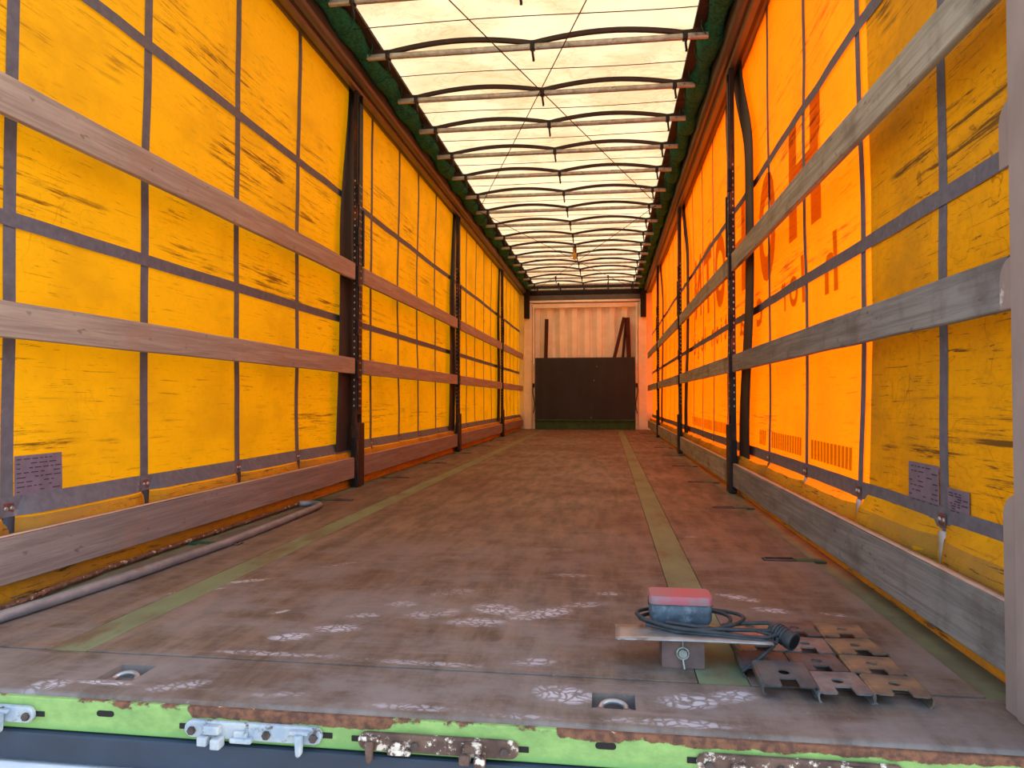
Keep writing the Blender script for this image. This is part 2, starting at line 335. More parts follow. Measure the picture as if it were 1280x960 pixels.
MB().box((-1.3, .06, -.08), (1.3, LEN, -.05)).build('subfloor', 'steel_dark', fl)

# rear plate with two ring recesses and rounded nose
holes = [(-.625, -.54, .108, .192), (.436, .522, .106, .178)]
pl = MB(); xs = sorted([-1.31, 1.31] + [h[0] for h in holes] + [h[1] for h in holes]); ys = sorted([.04, .257 - .0045] + [h[2] for h in holes] + [h[3] for h in holes])
for i in range(len(xs) - 1):
    for j in range(len(ys) - 1):
        mx_, my_ = (xs[i] + xs[i + 1]) / 2, (ys[j] + ys[j + 1]) / 2
        if not any(h[0] < mx_ < h[1] and h[2] < my_ < h[3] for h in holes):
            pl.add([(xs[i], ys[j], 0), (xs[i + 1], ys[j], 0), (xs[i + 1], ys[j + 1], 0), (xs[i], ys[j + 1], 0)], [(0, 1, 2, 3)])
for h in holes:   # the walls and bottom of each recess
    a, b, c_, d_ = h; v = [(a, c_, 0), (b, c_, 0), (b, d_, 0), (a, d_, 0), (a, c_, -.03), (b, c_, -.03), (b, d_, -.03), (a, d_, -.03)]
    pl.add(v, [(0, 1, 5, 4), (1, 2, 6, 5), (2, 3, 7, 6), (3, 0, 4, 7), (4, 5, 6, 7)])
nose = [(.040 - .012 * math.sin(t), -.012 + .012 * math.cos(t)) for t in fr(0, PI / 2, 6)]
pl.grid(lambda x, k: (x, nose[int(k)][0], nose[int(k)][1] ), fr(-1.31, 1.31, 4), range(7))
tag(pl.build('rear_plate', 'plate', fl), 'worn steel plate along the rear edge of the floor')
for i, h in enumerate(holes):
    cx, cy = (h[0] + h[1]) / 2, (h[2] + h[3]) / 2
    t = thing('lashing_ring', (cx, cy, -.03), ['steel lashing ring in the recess at the left of the rear plate', 'steel lashing ring in the recess below the marker light'][i], 'lashing ring', 'lashing rings in the rear plate')
    MB().tube([(cx + .026 * math.cos(a), cy - .006 + .02 * math.sin(a), -.012 + .006 * math.sin(a)) for a in fr(-.3, PI + .3, 14)], .0055, 8).build('ring', 'aluminium', t)
    for k in (-.036, .018): MB().box((cx + k, cy - .03, -.03), (cx + k + .018, cy - .008, -.008)).build('ring_seat', 'rusty', t, bevel=.003)

# green rear beam, navy panel, white lip
rb = struct('trim_1', 'light green steel beam with rust patches across the rear end', 'rear beam')
bm_ = MB().box((-1.36, 0.02, -.071), (1.36, .036, -.007)).build('beam_face', 'beam', rb, bevel=.003)
for x in (-.534, .464):
    w_ = .013; MB().prism([(x - w_ + .006 * math.cos(a) , -.031 + .006 * math.sin(a)) for a in fr(PI / 2, 3 * PI / 2, 6)] + [(x + w_ + .006 * math.cos(a), -.031 + .006 * math.sin(a)) for a in fr(-PI / 2, PI / 2, 6)], .0190, .024).build('slot_shade', 'black', rb)  # proud black piece, painted shade in place of a cut slot
np_ = struct('trim_2', 'dark navy panel with scuffs below the green rear beam', 'bumper panel')
MB().box((-1.36, .010, -.132), (1.36, .034, -.073)).build('panel_face', 'navy', np_, bevel=.006)
lipo = MB().box((-1.36, -.02, -.21), (1.36, .032, -.137)).build('trim_3', 'lip', bevel=.006); tag(lipo, 'white bumper edge under the navy panel', 'bumper edge', kind='structure')

# cam keepers on the rear beam
def keeper(x0, x1, zc, mat, label, hooks, bolts, slots=True):
    zc = (.6 - zc) * -1.031 + .6 + 0.0
    f_ = lambda x: .47 + (x - .47) * 1.031
    x0, x1 = f_(x0), f_(x1); hooks = [(f_(h), n_) for h, n_ in hooks]; bolts = [f_(b) for b in bolts]
    KY = .0185
    n0 = len(bpy.data.objects)
    t = thing('cam_keeper', ((x0 + x1) / 2, 0, zc), label, 'lock keeper', 'door lock keepers on the rear beam')
    r = .0165; L = [(x0 + r + r * math.cos(a), zc + r * math.sin(a)) for a in fr(PI / 2, 3 * PI / 2, 8)] + [(x1 - r + r * math.cos(a), zc + r * math.sin(a)) for a in fr(-PI / 2, PI / 2, 8)]
    MB().prism(L, -.010, .0015).build('keeper_body', mat, t, bevel=.003)
    for b in bolts:
        MB().prism([(b + .0085 * math.cos(a), zc - .002 + .0085 * math.sin(a)) for a in fr(0, 2 * PI, 6)[:-1]], -.017, -.0095).build('bolt', 'bolt', t, bevel=.0012)
    for (hx, kind) in hooks:
        m = MB()
        if kind == 'claw':
            m.box((hx - .018, -.024, zc - .004), (hx + .016, -.009, zc + .013)).box((hx - .026, -.03, zc - .024), (hx - .006, -.009, zc - .006)).box((hx + .002, -.032, zc - .028), (hx + .022, -.009, zc - .008))
        elif kind == 'shelf':
            m.box((hx - .02, -.022, zc - .018), (hx + .024, -.009, zc - .008)).box((hx - .014, -.018, zc - .010), (hx + .014, -.0095, zc + .004))
        else:
            m.box((hx - .02, -.02, zc + .004), (hx + .02, -.009, zc + .012)).prism([(hx - .006, zc + .006), (hx + .010, zc + .006), (hx + .008, zc - .03), (hx + .003, zc - .036), (hx - .003, zc - .032)], -.026, -.012)
        m.build({'claw': 'keeper_claw', 'shelf': 'keeper_shelf', 'tongue': 'locking_tongue'}[kind], mat, t, bevel=.003)
    if slots:
        for xa, xb in ((x0 - .016, x0 + .002), (x1 - .002, x1 + .018)):
            MB().box((xa, -.0006, zc - .006), (xb, .0015, zc + .005)).build('slot_shade', 'black', t, bevel=.003)  # black boxes stand for the shade inside the end slots
    t.location.y = KY
keeper(-.86, -.652, -.020, 'keeper', 'white cast keeper cut off by the left edge of the picture', [(-.72, 'tongue'), (-.80, 'claw')], [-.845, -.665])
keeper(-.332, -.058, -.025, 'keeper', 'white and blue cast lock keeper below the left part of the rear edge', [(-.27, 'claw'), (-.215, 'shelf'), (-.10, 'tongue')], [-.315, -.165, -.073])
keeper(.012, .31, -.027, 'keeper_rust', 'rusty lock keeper with white paint remains at the middle of the rear beam', [(.035, 'tongue'), (.23, 'claw'), (.09, 'shelf')], [.12, .285])
keeper(.62, .96, -.026, 'keeper_rust', 'dark rusty lock keeper under the pile of steel clips', [(.69, 'shelf'), (.88, 'claw')], [.64, .76, .94])

# ------------------------------------------------------------------ curtains
XL = 1.36
def strap_ys(side): return ([.02, .655, 1.31, 2.01, 2.71] if side < 0 else [.06, .74, 1.35, 2.06, 2.80]) + ([4.04, 4.76, 5.40, 6.11, 7.15, 7.8, 8.42, 9.12, 9.78, 10.85, 11.47, 12.0, 12.53, 13.09] if side < 0 else [4.16, 4.86, 5.56, 6.28, 7.2, 7.85, 8.5, 9.2, 9.9, 10.9, 11.5, 12.05, 12.6, 13.1])
SY = {-1: strap_ys(-1), 1: strap_ys(1)}
def cx_(side, y, z):
    """distance of the curtain cloth from the trailer's middle plane"""
    x = XL + .012 * (mn.noise(Vector((side * 5, y * 1.1, z * .9)))) + .005 * mn.noise(Vector((side * 3, y * 4, z * 3)))
    x += .010 * math.sin(PI * min(max((z - .28) / 2.4, 0), 1))
    d = min(abs(y - s) for s in SY[side])
    if z < .255:   # loose lower cloth billows inwards between the strap ends
        pinch = 1 - math.exp(-(d / .055) ** 2) * .8 - .12 * math.exp(-(d / .16) ** 2)
        t = (.255 - z) / .185
        if t <= 1: x -= .058 * math.sin(PI * t ** .85) ** .45 * pinch * (1 + .12 * mn.noise(Vector((y * 7, z * 9, side))))
        if z < .07: x -= .040 * max(0, math.sin(PI * min(1, (.07 - z) / .13))) ** .6
    return side * max(x, 1.302)
def curtain(side):
    nm = 'left' if side < 0 else 'right'
    t = thing('side_curtain', (side * XL, 0, 0), {'left': 'long orange yellow tarpaulin curtain closing the left side', 'right': 'glowing orange tarpaulin curtain closing the right side'}[nm], 'curtain')
    ys = fr(-.02, LEN + .02, 330); zs = fr(-.07, .26, 26) + fr(.26, 2.845, 44)[1:]
    MB().grid(lambda y, z: (cx_(side, y, z), y, z), ys, zs).build('curtain_cloth', 'curtain_' + nm, t, fix=False)
    # dirty inner skin, added to keep light from glowing through the lower edge
    MB().grid(lambda y, z: (cx_(side, y, z) - side * .0025, y, z), ys, fr(-.07, .235, 24)).build('lower_hem', 'hem', t, fix=False) if side < 0 else MB().grid(lambda y, z: (cx_(side, y, z) - side * .0025, y, z), ys, fr(.165, .235, 8)).build('lower_hem', 'hem', t, fix=False)
    if side > 0: MB().grid(lambda y, z: (cx_(side, y, z) - side * .0025, y, z), ys, fr(-.07, .065, 10)).build('lower_hem', 'hem', t, fix=False)
    lay = .005
    hz = {-1: [2.03, 1.16, .272], 1: [1.93, 1.147, .285]}[side]
    for z0, hw in zip(hz, (.024, .024, .03)):
        o = MB().grid(lambda y, z: (cx_(side, y, z) - side * lay * 1.4, y, z), ys, fr(z0 - hw, z0 + hw, 1), False).build('horizontal_strap', 'strap', t, fix=False)
    for y0 in SY[side]:
        MB().grid(lambda y, z: (cx_(side, y0, max(z, -.0)) - side * lay * .7, y + (0 if z > .3 else 0), z), fr(y0 - .024, y0 + .024, 1), fr(.0, 2.83, 60), True).build('vertical_strap', 'strap', t, fix=False)
        if y0 < 4.3:
            MB().grid(lambda y, z: (cx_(side, y0, z) - side * .007, y, z), fr(y0 - .022, y0 + .022, 2), fr(.085, .25, 12)).build('roll_loop', 'loop_pale' if side > 0 and y0 < 2.5 else 'loop_navy', t, fix=False, solid=.003)
        if y0 < 6.2:
            xb = cx_(side, y0, hz[2]) - side * .012
            m = MB()
            a, b = sorted((xb, xb + side * .004)); m.box((a, y0 - .02, hz[2] - .022), (b, y0 + .02, hz[2] + .012))
            k = m.build('buckle', 'buckle', t, bevel=.002)
            for dy in (-.011, .011):
                MB().tube([(xb + side * .001, y0 + dy, hz[2] - .005), (xb - side * .004, y0 + dy, hz[2] - .005)], [.008, .005], 10).build('rivet', 'aluminium', k)
    # dark flaps beside the posts
    for py in POSTS:
        if side < 0: Y = [(2.80, py - .05, py + .12), (1.65, py - .20, py + .08), (.0, py - .28, py + .03)]
        else: Y = [(2.80, py - .11, py + .17), (2.1, py - .42, py - .18), (1.3, py - .47, py - .22), (.28, py - .31, py + .01), (.0, py - .28, py + .02)]
        Y = Y[::-1]
        def fy(z, k):
            for i in range(len(Y) - 1):
                if Y[i][0] <= z <= Y[i + 1][0]:
                    u = (z - Y[i][0]) / (Y[i + 1][0] - Y[i][0]); u = u * u * (3 - 2 * u); return lp(Y[i][k], Y[i + 1][k], u)
            return Y[-1][k]
        MB().grid(lambda u, z: (side * (XL - .032 - .008 * math.sin(z * 2.2)), lp(fy(z, 1), fy(z, 2), u), z), fr(0, 1, 4), fr(.0, 2.80, 24)).build('black_flap', 'flap', t, fix=False, solid=.004)
    return t
cl = curtain(-1); cr = curtain(1)
# second yellow layer on the first bay of the right curtain
MB().grid(lambda y, z: (cx_(1, y, z) - .0022, y, z), fr(0, 1.275, 40), fr(.05, 2.84, 60)).build('yellow_overlay', 'patch', cr, fix=False)
cr.children[-1]['label'] = 'scuffed dull yellow second layer of cloth'

def text_mesh(txt, size, off_):
    cu = bpy.data.curves.new('lettering', 'FONT'); cu.body = txt; cu.size = size; cu.resolution_u = 4; cu.offset = off_
    o = bpy.data.objects.new('lettering_source', cu); COL.objects.link(o); bpy.context.view_layer.update()
    me = o.to_mesh(); v = [tuple(p.co) for p in me.vertices]; f = [tuple(p.vertices) for p in me.polygons]
    o.to_mesh_clear(); bpy.data.objects.remove(o); bpy.data.curves.remove(cu); return v, f
def print_letter(ch, yc, z0, h, wd, mat, name, off):
    v, f = text_mesh(ch, 1.0, .045 if h > .4 else .02)
    xs_ = [p[0] for p in v]; zs_ = [p[1] for p in v]; xa, xb, za, zb = min(xs_), max(xs_), min(zs_), max(zs_)
    # lettering is printed for a reader outside: seen from inside it runs away from the camera mirrored
    P = [(yc - wd / 2 + (p[0] - xa) / (xb - xa) * wd, z0 + (p[1] - za) / (zb - za) * h) for p in v]
    MB().add([(cx_(1, y, z) - off, y, z) for y, z in P], f).build(name, mat, cr, fix=False)
for ch, yc, z0, h, wd in [('H', 2.08, 1.37, .56, .52), ('O', 2.86, 1.27, .62, .46), ('H', 3.75, 1.33, .6, .5), ('O', 4.55, 1.34, .6, .5), ('T', 5.25, 1.38, .6, .5), ('N', 5.95, 1.42, .6, .5)]:
    print_letter(ch, yc, z0, h, wd, 'print_big', 'large_letter', .0035)
for ch, yc, z0, h, wd in [('h', 1.71, 1.035, .24, .16), ('l', 2.11, 1.05, .22, .05), ('o', 2.27, 1.05, .15, .15), ('r', 2.48, 1.05, .15, .1), ('c', 3.1, 1.04, .17, .16), ('a', 3.62, 1.03, .15, .17), ('t', 4.28, 1.06, .2, .12), ('i', 4.50, 1.06, .2, .05), ('o', 4.72, 1.06, .15, .15),
                          ('n', 5.0, 1.06, .15, .15), ('l', 5.45, 1.06, .22, .05), ('o', 5.65, 1.06, .15, .15), ('g', 5.92, 1.0, .2, .15), ('e', 6.2, 1.06, .15, .15)]:
    print_letter(ch, yc, z0, h, wd, 'print_small', 'small_letter', .0038)
for (a, b) in ((1.40, 3.05), (4.0, 6.4)):
    y = a
    m = MB()
    while y < b:
        if all(abs(y - s) > .06 for s in SY[1]):
            m.add([(cx_(1, y + u * .036, .34 + v_ * .085) - .0036, y + u * .036, .34 + v_ * .085) for u, v_ in ((0, 0), (1, 0), (1, 1), (0, 1))], [(0, 1, 2, 3)])
        y += .047
    tag(m.build('printed_marks', 'print_tick', cr, fix=False), 'row of small printed bars above the lower strap', kind='stuff')
# paper labels
def label(side, y0, y1, z0, z1, par):
    m = MB().grid(lambda y, z: (cx_(side, y, z) - side * .0065, y, z), fr(y0, y1, 3), fr(z0, z1, 3)).build('paper_label', 'label', par, fix=False)
    k = MB(); n = 8
    for i in range(n):
        z = lp(z1 - .012, z0 + .012, i / (n - 1)); y = y0 + .008
        while y < y1 - .02:
            l_ = random.uniform(.01, .035)
            if random.random() < .75:
                e = min(y + l_, y1 - .006); k.add([(cx_(side, a, b) - side * .0072, a, b) for a, b in ((y, z - .0016), (e, z - .0016), (e, z + .0016), (y, z + .0016))], [(0, 1, 2, 3)])
            y += l_ + .008
    k.build('label_print', 'ink', m, fix=False)
    o = m.children[0]; o.data.transform(Matrix.Translation((0, 0, 0)))
label(-1, .68, .875, .30, .425, cl); label(-1, .48, .625, .30, .425, cl); label(1, .765, .955, .30, .42, cr); label(1, .60, .715, .30, .37, cr)

# ------------------------------------------------------------------ top rails, green net, roof
for s in (-1, 1):
    nm = 'left' if s < 0 else 'right'
    t = struct('trim_%d' % (4 if s < 0 else 5), 'brown steel cant rail above the %s curtain' % nm, 'top rail', (s * 1.25, 0, 2.65))
    MB().prism([(s * 1.34, 2.80), (s * 1.225, 2.80), (s * 1.205, 2.808), (s * 1.195, 2.825), (s * 1.195, 2.915), (s * 1.21, 2.93), (s * 1.34, 2.93)], -.02, LEN).build('rail_face', 'rail', t)
    MB().prism([(s * 1.41, 2.84), (s * 1.41, 2.818), (s * 1.312, 2.815), (s * 1.302, 2.778), (s * 1.265, 2.775), (s * 1.256, 2.788), (s * 1.256, 2.799), (s * 1.35, 2.799)], -.02, LEN).build('rail_lip', 'rail', t)
    MB().prism([(s * 1.33, 2.79), (s * 1.245, 2.79), (s * 1.245, 2.802), (s * 1.33, 2.802)], -.02, LEN).build('rail_groove', 'rail_dark', t)
    n = thing('folded_net', (s * 1.11, 0, 2.9), 'dark green folded netting stuffed along the %s edge of the roof' % nm, 'net')
    def nf(y, a):
        k = .060 + .016 * mn.noise(Vector((y * 5, a * 1.2, s * 4))) + .008 * mn.noise(Vector((y * 19, a * 3, 2))) + .012 * math.sin(y * 2 * PI / .66 + s)
        return (s * 1.13 + k * 1.15 * math.cos(a), y, 2.915 + .006 * math.sin(y * 9) + min(k * math.sin(a), .035))
    MB().grid(nf, fr(0, LEN - .1, 420), fr(0, 2 * PI, 14)).build('net_bundle', 'net', n, fix=False)
    for k in range(40):
        y = .1 + k * .333
        MB().tube([(s * (1.115 - .075 * math.cos(a)), y + .12 * a / PI, 2.905 - .066 * math.sin(a)) for a in fr(-.3, PI + .3, 8)], .0035, 5).build('net_cord', 'net', n)
    e = MB().box((min(s * 1.075, s * 1.005), 0, 2.915), (max(s * 1.075, s * 1.005), LEN - .1, 2.935)).box((min(s * 1.07, s * 1.36), 0, 2.952), (max(s * 1.07, s * 1.36), LEN, 2.962)).build('trim_%d' % (6 if s < 0 else 7), 'edge', None)
    tag(e, 'dark band along the %s edge of the roof cloth' % nm, 'edge band', kind='structure')

BOWS = [1.20, 1.86, 2.50, 3.15, 3.84, 4.45, 5.08, 5.72, 6.40, 7.05, 7.72, 8.41, 9.07, 9.73, 10.4, 11.04, 11.78, 12.5, 13.1]
def roofz(x, y):
    i = max([k for k, b in enumerate(BOWS) if b <= y], default=-1)
    if i < 0: u = (y % .65) / .65
    elif i >= len(BOWS) - 1: u = (y - BOWS[-1]) / .6
    else: u = (y - BOWS[i]) / (BOWS[i + 1] - BOWS[i])
    return 2.965 - .022 * math.sin(PI * u) * (1 - abs(x) / 1.4) + .012 * mn.noise(Vector((x * 3, y * 3, 1))) + .02 * (1 - (x / 1.1) ** 2)
ce = struct('ceiling', 'cream translucent roof tarpaulin', 'roof')
MB().grid(lambda x, y: (x, y, roofz(x, y)), fr(-1.2, 1.2, 40), fr(0, LEN, 300)).build('roof_cloth', 'roof', ce, fix=False)
for i in range(len(BOWS) - 1):
    y = (BOWS[i] + BOWS[i + 1]) / 2
    MB().tube([(x, y + .012 * math.sin(x * 2), 2.868 + .006 * math.sin(x * 3 + i)) for x in fr(-1.07, 1.07, 12)], .003, 5).build('roof_seam', 'cord', ce)

def make_bow(y, label, nb):
    t = thing('roof_bow', (0, y, 2.85), label, 'roof bow', 'cross bars under the roof cloth')
    sec = [(-.011, -.017), (.011, -.017), (.017, -.008), (.017, .010), (.010, .017), (-.010, .017), (-.017, .010), (-.017, -.008)]
    MB().prism([(y + a, 2.85 + b) for a, b in sec], -1.09, 1.09, 0).build('cross_tube', 'galv', t)
    for sgn in (-1, 1):
        P = [(sgn * x, y + .004, 2.875 + h) for x, h in [(.0 + .95 * u, 0.050 * math.sin(PI * u) ** .9) for u in fr(0, 1, 16)]] + [(sgn * 1.07, y + .004, 2.888)]
        m = MB(); n = len(P)
        v = []
        for p in P: v += [(p[0], p[1] - .012, p[2] - .0135), (p[0], p[1] + .012, p[2] - .0135), (p[0], p[1] + .012, p[2] + .0135), (p[0], p[1] - .012, p[2] + .0135)]
        f = [(4 * i + k, 4 * i + (k + 1) % 4, 4 * i + 4 + (k + 1) % 4, 4 * i + 4 + k) for i in range(n - 1) for k in range(4)] + [(0, 1, 2, 3), (4 * n - 4, 4 * n - 3, 4 * n - 2, 4 * n - 1)]
        m.add(v, f).build('arched_spring', 'spring', t)
    for bx in ([-.95, 0, .95] if nb == 3 else [-.95, -.48, 0, .48, .95]):
        m = MB().box((bx - .015, y - .021, 2.829), (bx + .015, y + .021, 2.885))
        m.tube([(bx, y - .012, 2.835), (bx + .004, y - .012, 2.79), (bx + .008, y - .008, 2.765), (bx + .006, y, 2.757)], .0085, 7)
        m.build('bracket', 'steel_dark', t, bevel=.002)
    return t
ORD = ['first', 'second', 'third', 'fourth', 'fifth', 'sixth', 'seventh', 'eighth', 'ninth', 'tenth', 'eleventh', 'twelfth', 'thirteenth', 'fourteenth', 'fifteenth', 'sixteenth', 'seventeenth']
vis = BOWS[2:]
for i, y in enumerate(vis):
    lab = 'grey roof bar with arched dark springs, %s bar from the top of the picture' % ORD[i] if i < 9 else 'grey roof bar with arched springs, %s bar counted from the front wall' % (ORD[len(vis) - 1 - i])
    if i == len(vis) - 1: lab = 'grey roof bar nearest to the front wall'
    make_bow(y, lab, 5 if i >= len(vis) - 3 else 3)
# diagonal bracing wires
Z = 2.825
for a, b, lab in [((-1.03, .55), (1.02, 6.85), 'thin dark diagonal wire crossing the near roof from left to right'), ((1.03, .55), (-1.02, 6.85), 'thin dark diagonal wire crossing the near roof from right to left'),
                  ((-1.02, 6.95), (1.02, 13.1), 'thin diagonal wire crossing the far roof from left to right'), ((1.02, 6.95), (-1.02, 13.1), 'thin diagonal wire crossing the far roof from right to left')]:
    m = MB().tube([(lp(a[0], b[0], u), lp(a[1], b[1], u), Z - .012 * math.sin(PI * u) + (.008 if a[0] > 0 else 0)) for u in fr(0, 1, 10)], .0038, 6).build('bracing_wire', 'cord'); tag(m, lab, 'wire', 'diagonal bracing wires under the roof')
t = thing('hanging_strap', (-.0, 9.07, 2.66), 'short yellowish strap hanging from the middle of the roof bars', 'strap')
MB().box((-.035, 9.095, 2.66), (.02, 9.101, 2.845)).build('strap_loop', 'tag', t); MB().tube([(-.03, 9.10, 2.84), (-.03, 9.075, 2.868), (-.03, 9.045, 2.85)], .005, 6).build('cord_end', 'cord', t)

# ------------------------------------------------------------------ posts and slats
for s in (-1, 1):
    for i, py in enumerate(POSTS):
        nm = 'left' if s < 0 else 'right'
        t = thing('side_post', (s * 1.29, py, 0), 'dark steel side post on the %s wall, %s from the rear' % (nm, ORD[i]), 'post', 'sliding side posts')
        def bx(a, b, y0, y1, z0, z1, m=None):
            m = m or MB(); a, b = sorted((s * a, s * b)); return m.box((a, y0, z0), (b, y1, z1))
        m = bx(1.262, 1.292, py - .055, py - .042, .0, 2.774); bx(1.262, 1.292, py + .042, py + .055, .0, 2.774, m); bx(1.284, 1.295, py - .042, py + .042, .0, 2.774, m)
        m.build('post_channel', 'steel_post', t, bevel=.002)
        bx(1.258, 1.272, py - .030, py + .030, .50, 2.70).build('perforated_strip', 'steel_dark', t)
        hm = MB()
        zz = .56
        while zz < 2.15:
            for dy in (-.014, .014): bx(1.2572, 1.2585, py + dy - .0045, py + dy + .0045, zz - .006, zz + .006, hm)
            zz += .05
        # pale dots for light through holes, on the rear-facing flange too
        zz = .56
        while zz < 2.15:
            a, b = sorted((s * 1.276, s * 1.284)); hm.box((a, py - .0562, zz - .006), (b, py - .0548, zz + .006)); zz += .045
        tag(hm.build('hole_light_dots', 'hole', t), kind='stuff')
        bx(1.246, 1.292, py - .066, py + .066, .0, .44).build('foot_sleeve', 'steel_post', t, bevel=.004)
        for zc, hh in ((2.05, .09), (1.76, .08), (1.48, .09), (1.12, .07), (.83, .08)):
            bx(1.248, 1.275, py - .070, py - .036, zc - hh, zc + hh * .6).build('slat_socket', 'steel_dark', t, bevel=.003)
        bx(1.25, 1.275, py + .036, py + .064, 1.55, 1.95).build('side_latch', 'steel_dark', t, bevel=.003)
        bx(1.262, 1.292, py - .08, py - .056, .02, .34).build('foot_lever', 'steel_dark', t, bevel=.004)
bays = [(.235, 3.41), (3.59, 6.79), (6.97, 10.31), (10.49, 13.22)]
for s in (-1, 1):
    for k, (z0, z1) in enumerate([(.045, .19), (.782, .89), (1.432, 1.548)]):
        for i, (a, b) in enumerate(bays):
            if s < 0 and k == 0: z0, z1 = .062, .20
            aa = a
            if s < 0 and i == 0: aa = .17
            side = 'left' if s < 0 else 'right'; hgt = ['lowest', 'middle', 'upper'][k]
            place = ['between the rear end and the first post', 'between the first and second post', 'between the second and third post', 'between the third post and the front wall'][i]
            mat = ('wood_low' if k == 0 else 'wood_left') if s < 0 else ({0: 'wood_grey', 1: 'wood_grey', 2: 'wood_right'}[k] if i == 0 else 'wood_right')
            t = thing('timber_batten', (s * 1.275, (aa + b) / 2, z0), '%s wooden slat on the %s wall, %s' % (hgt, side, place), 'slat', 'wooden side slats')
            x0, x1 = sorted((s * 1.288, s * (1.263 if not (s < 0) else 1.262)))
            if i == 0 and s > 0 and k == 2: aa = .19
            if True:
                n = 24; v = []; off = random.uniform(0, 50)
                for j in range(n + 1):
                    y = lp(aa, b, j / n); du = .0025 * mn.noise(Vector((y * 3, off, 0))); dl = .0025 * mn.noise(Vector((y * 3, off, 5))); sg = s * -.004 * math.sin(PI * j / n)
                    c_ = .003
                    v += [(x0 + sg, y, z0 + dl + c_), (x0 + sg + c_, y, z0 + dl), (x1 + sg - c_, y, z0 + dl), (x1 + sg, y, z0 + dl + c_), (x1 + sg, y, z1 + du - c_), (x1 + sg - c_, y, z1 + du), (x0 + sg + c_, y, z1 + du), (x0 + sg, y, z1 + du - c_)]
                f = [(8 * j + q_, 8 * j + (q_ + 1) % 8, 8 * j + 8 + (q_ + 1) % 8, 8 * j + 8 + q_) for j in range(n) for q_ in range(8)] + [tuple(range(8))[::-1], tuple(range(8 * n, 8 * n + 8))]
                MB().add(v, f).build('board', mat, t)
                if k == 0: MB().add([(x + s * -.0, y, z) for x, y, z in []] , []) if False else MB().grid(lambda y, u: (lp(x0 + .001, x1 - .001, u) + s * -.004 * math.sin(PI * (y - aa) / (b - aa)), y, z1 + .0028), fr(aa, b, 24), [0, 1]).build('worn_top_edge', 'raw_edge', t, solid=.002)

# ------------------------------------------------------------------ rear pillars
for s in (1, -1):
    nm = 'right' if s > 0 else 'left'
    t = struct('trim_%d' % (8 if s > 0 else 9), 'grey painted rear corner pillar on the %s' % nm, 'pillar', (s * 1.3, .05, 0))
    a, b = sorted((s * 1.225, s * 1.40)); MB().box((a, -.03, -.0), (b, .155, 2.95)).build('pillar_body', 'pillar', t, bevel=.004)
    for (z0, z1, y1) in ((.0, .42, .205), (.775, .875, .205), (1.05, 1.18, .20), (1.46, 1.60, .205)):
        r = .045
        P = [(.14, z0), (y1, z0)] + [(y1 - r + r * math.cos(q_), z1 - r + r * math.sin(q_)) for q_ in fr(0, PI / 2, 6)] + [(.14, z1)]
        MB().prism(P, s * 1.232, s * 1.244, 0).build('slat_pocket', 'pillar', t, bevel=.002)
t = struct('trim_10', 'grey rear header over the opening', 'header', (0, .05, 2.9))
MB().box((-1.4, -.03, 2.97), (1.4, .12, 3.12)).build('header_beam', 'pillar', t, bevel=.005)

# ------------------------------------------------------------------ front wall
fw = struct('wall_front', 'cream corrugated steel front wall', 'wall', (0, LEN, 0))
Y0 = LEN
cor = MB(); P = []; pitch = .2566; x = -1.03; d = .10
P = []
while x < 1.04:
    P += [(x, 0), (x + .095, 0), (x + .105, d), (x + .150, d)]
    x += pitch
P = [(px, dy) for px, dy in P if px <= 1.04] + [(1.04, 0)]
v = []; 
for px, dy in P: v += [(px, Y0 + dy, .2), (px, Y0 + dy, 2.51)]
cor.add(v, [(2 * i, 2 * i + 2, 2 * i + 3, 2 * i + 1) for i in range(len(P) - 1)])
cor.build('corrugated_panel', 'cream2', fw, solid=.003)
MB().box((-1.42, Y0 + .11, -.05), (1.42, Y0 + .14, 2.96)).build('outer_skin', 'cream', fw)
for s in (-1, 1):
    a, b = sorted((s * 1.085, s * 1.25)); MB().box((a, Y0 - .12, 0), (b, Y0 + .07, 2.60)).build('corner_post', 'cream', fw, bevel=.004)
    a, b = sorted((s * 1.25, s * 1.43)); MB().box((a, Y0 - .02, -.08), (b, Y0 + .12, 2.95)).build('corner_flange', 'cream', fw, bevel=.004)
    a, b = sorted((s * 1.035, s * 1.075)); MB().box((a, Y0 - .10, 1.30), (b, Y0 - .03, 2.52)).build('inner_stile', 'cream', fw, bevel=.004)
    a, b = sorted((s * 1.02, s * 1.075)); tag(MB().box((a, Y0 - .16, 0), (b, Y0 - .105, 1.34)).build('white_stanchion', 'white', fw, bevel=.004), 'white painted lower stanchion')
    a, b = sorted((s * 1.13, s * 1.24)); tag(MB().box((a, Y0 - .22, 2.28), (b, Y0 - .125, 2.9)).build('corner_block', 'black', fw, bevel=.006), 'black upper corner block')
MB().box((-1.08, Y0 - .08, 2.505), (1.08, Y0 + .06, 2.595)).build('upper_crosspiece', 'cream', fw, bevel=.004)
MB().box((-1.16, Y0 - .12, 2.612), (1.16, Y0 + .06, 2.655)).build('light_ledge', 'cream', fw, bevel=.003)
tag(MB().box((-1.24, Y0 - .10, 2.66), (1.24, Y0 + .07, 2.76)).build('header_beam', 'header', fw, bevel=.004), 'grey brown steel header beam')
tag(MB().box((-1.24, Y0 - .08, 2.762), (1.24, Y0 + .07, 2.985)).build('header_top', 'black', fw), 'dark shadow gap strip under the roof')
tag(MB().box((-1.018, Y0 - .15, 0.0), (1.018, Y0 - .0, .17)).build('kick_beam', 'green_far', fw, bevel=.004), 'dark green kick beam')
tag(MB().box((-1.018, Y0 - .19, .17), (1.018, Y0 - .0, .20)).build('kick_ledge', 'green_far', fw, bevel=.004), 'dark green ledge')
bd = thing('dark_board', (0, Y0 - .17, .2), 'large dark board standing against the front wall on the green ledge', 'board')
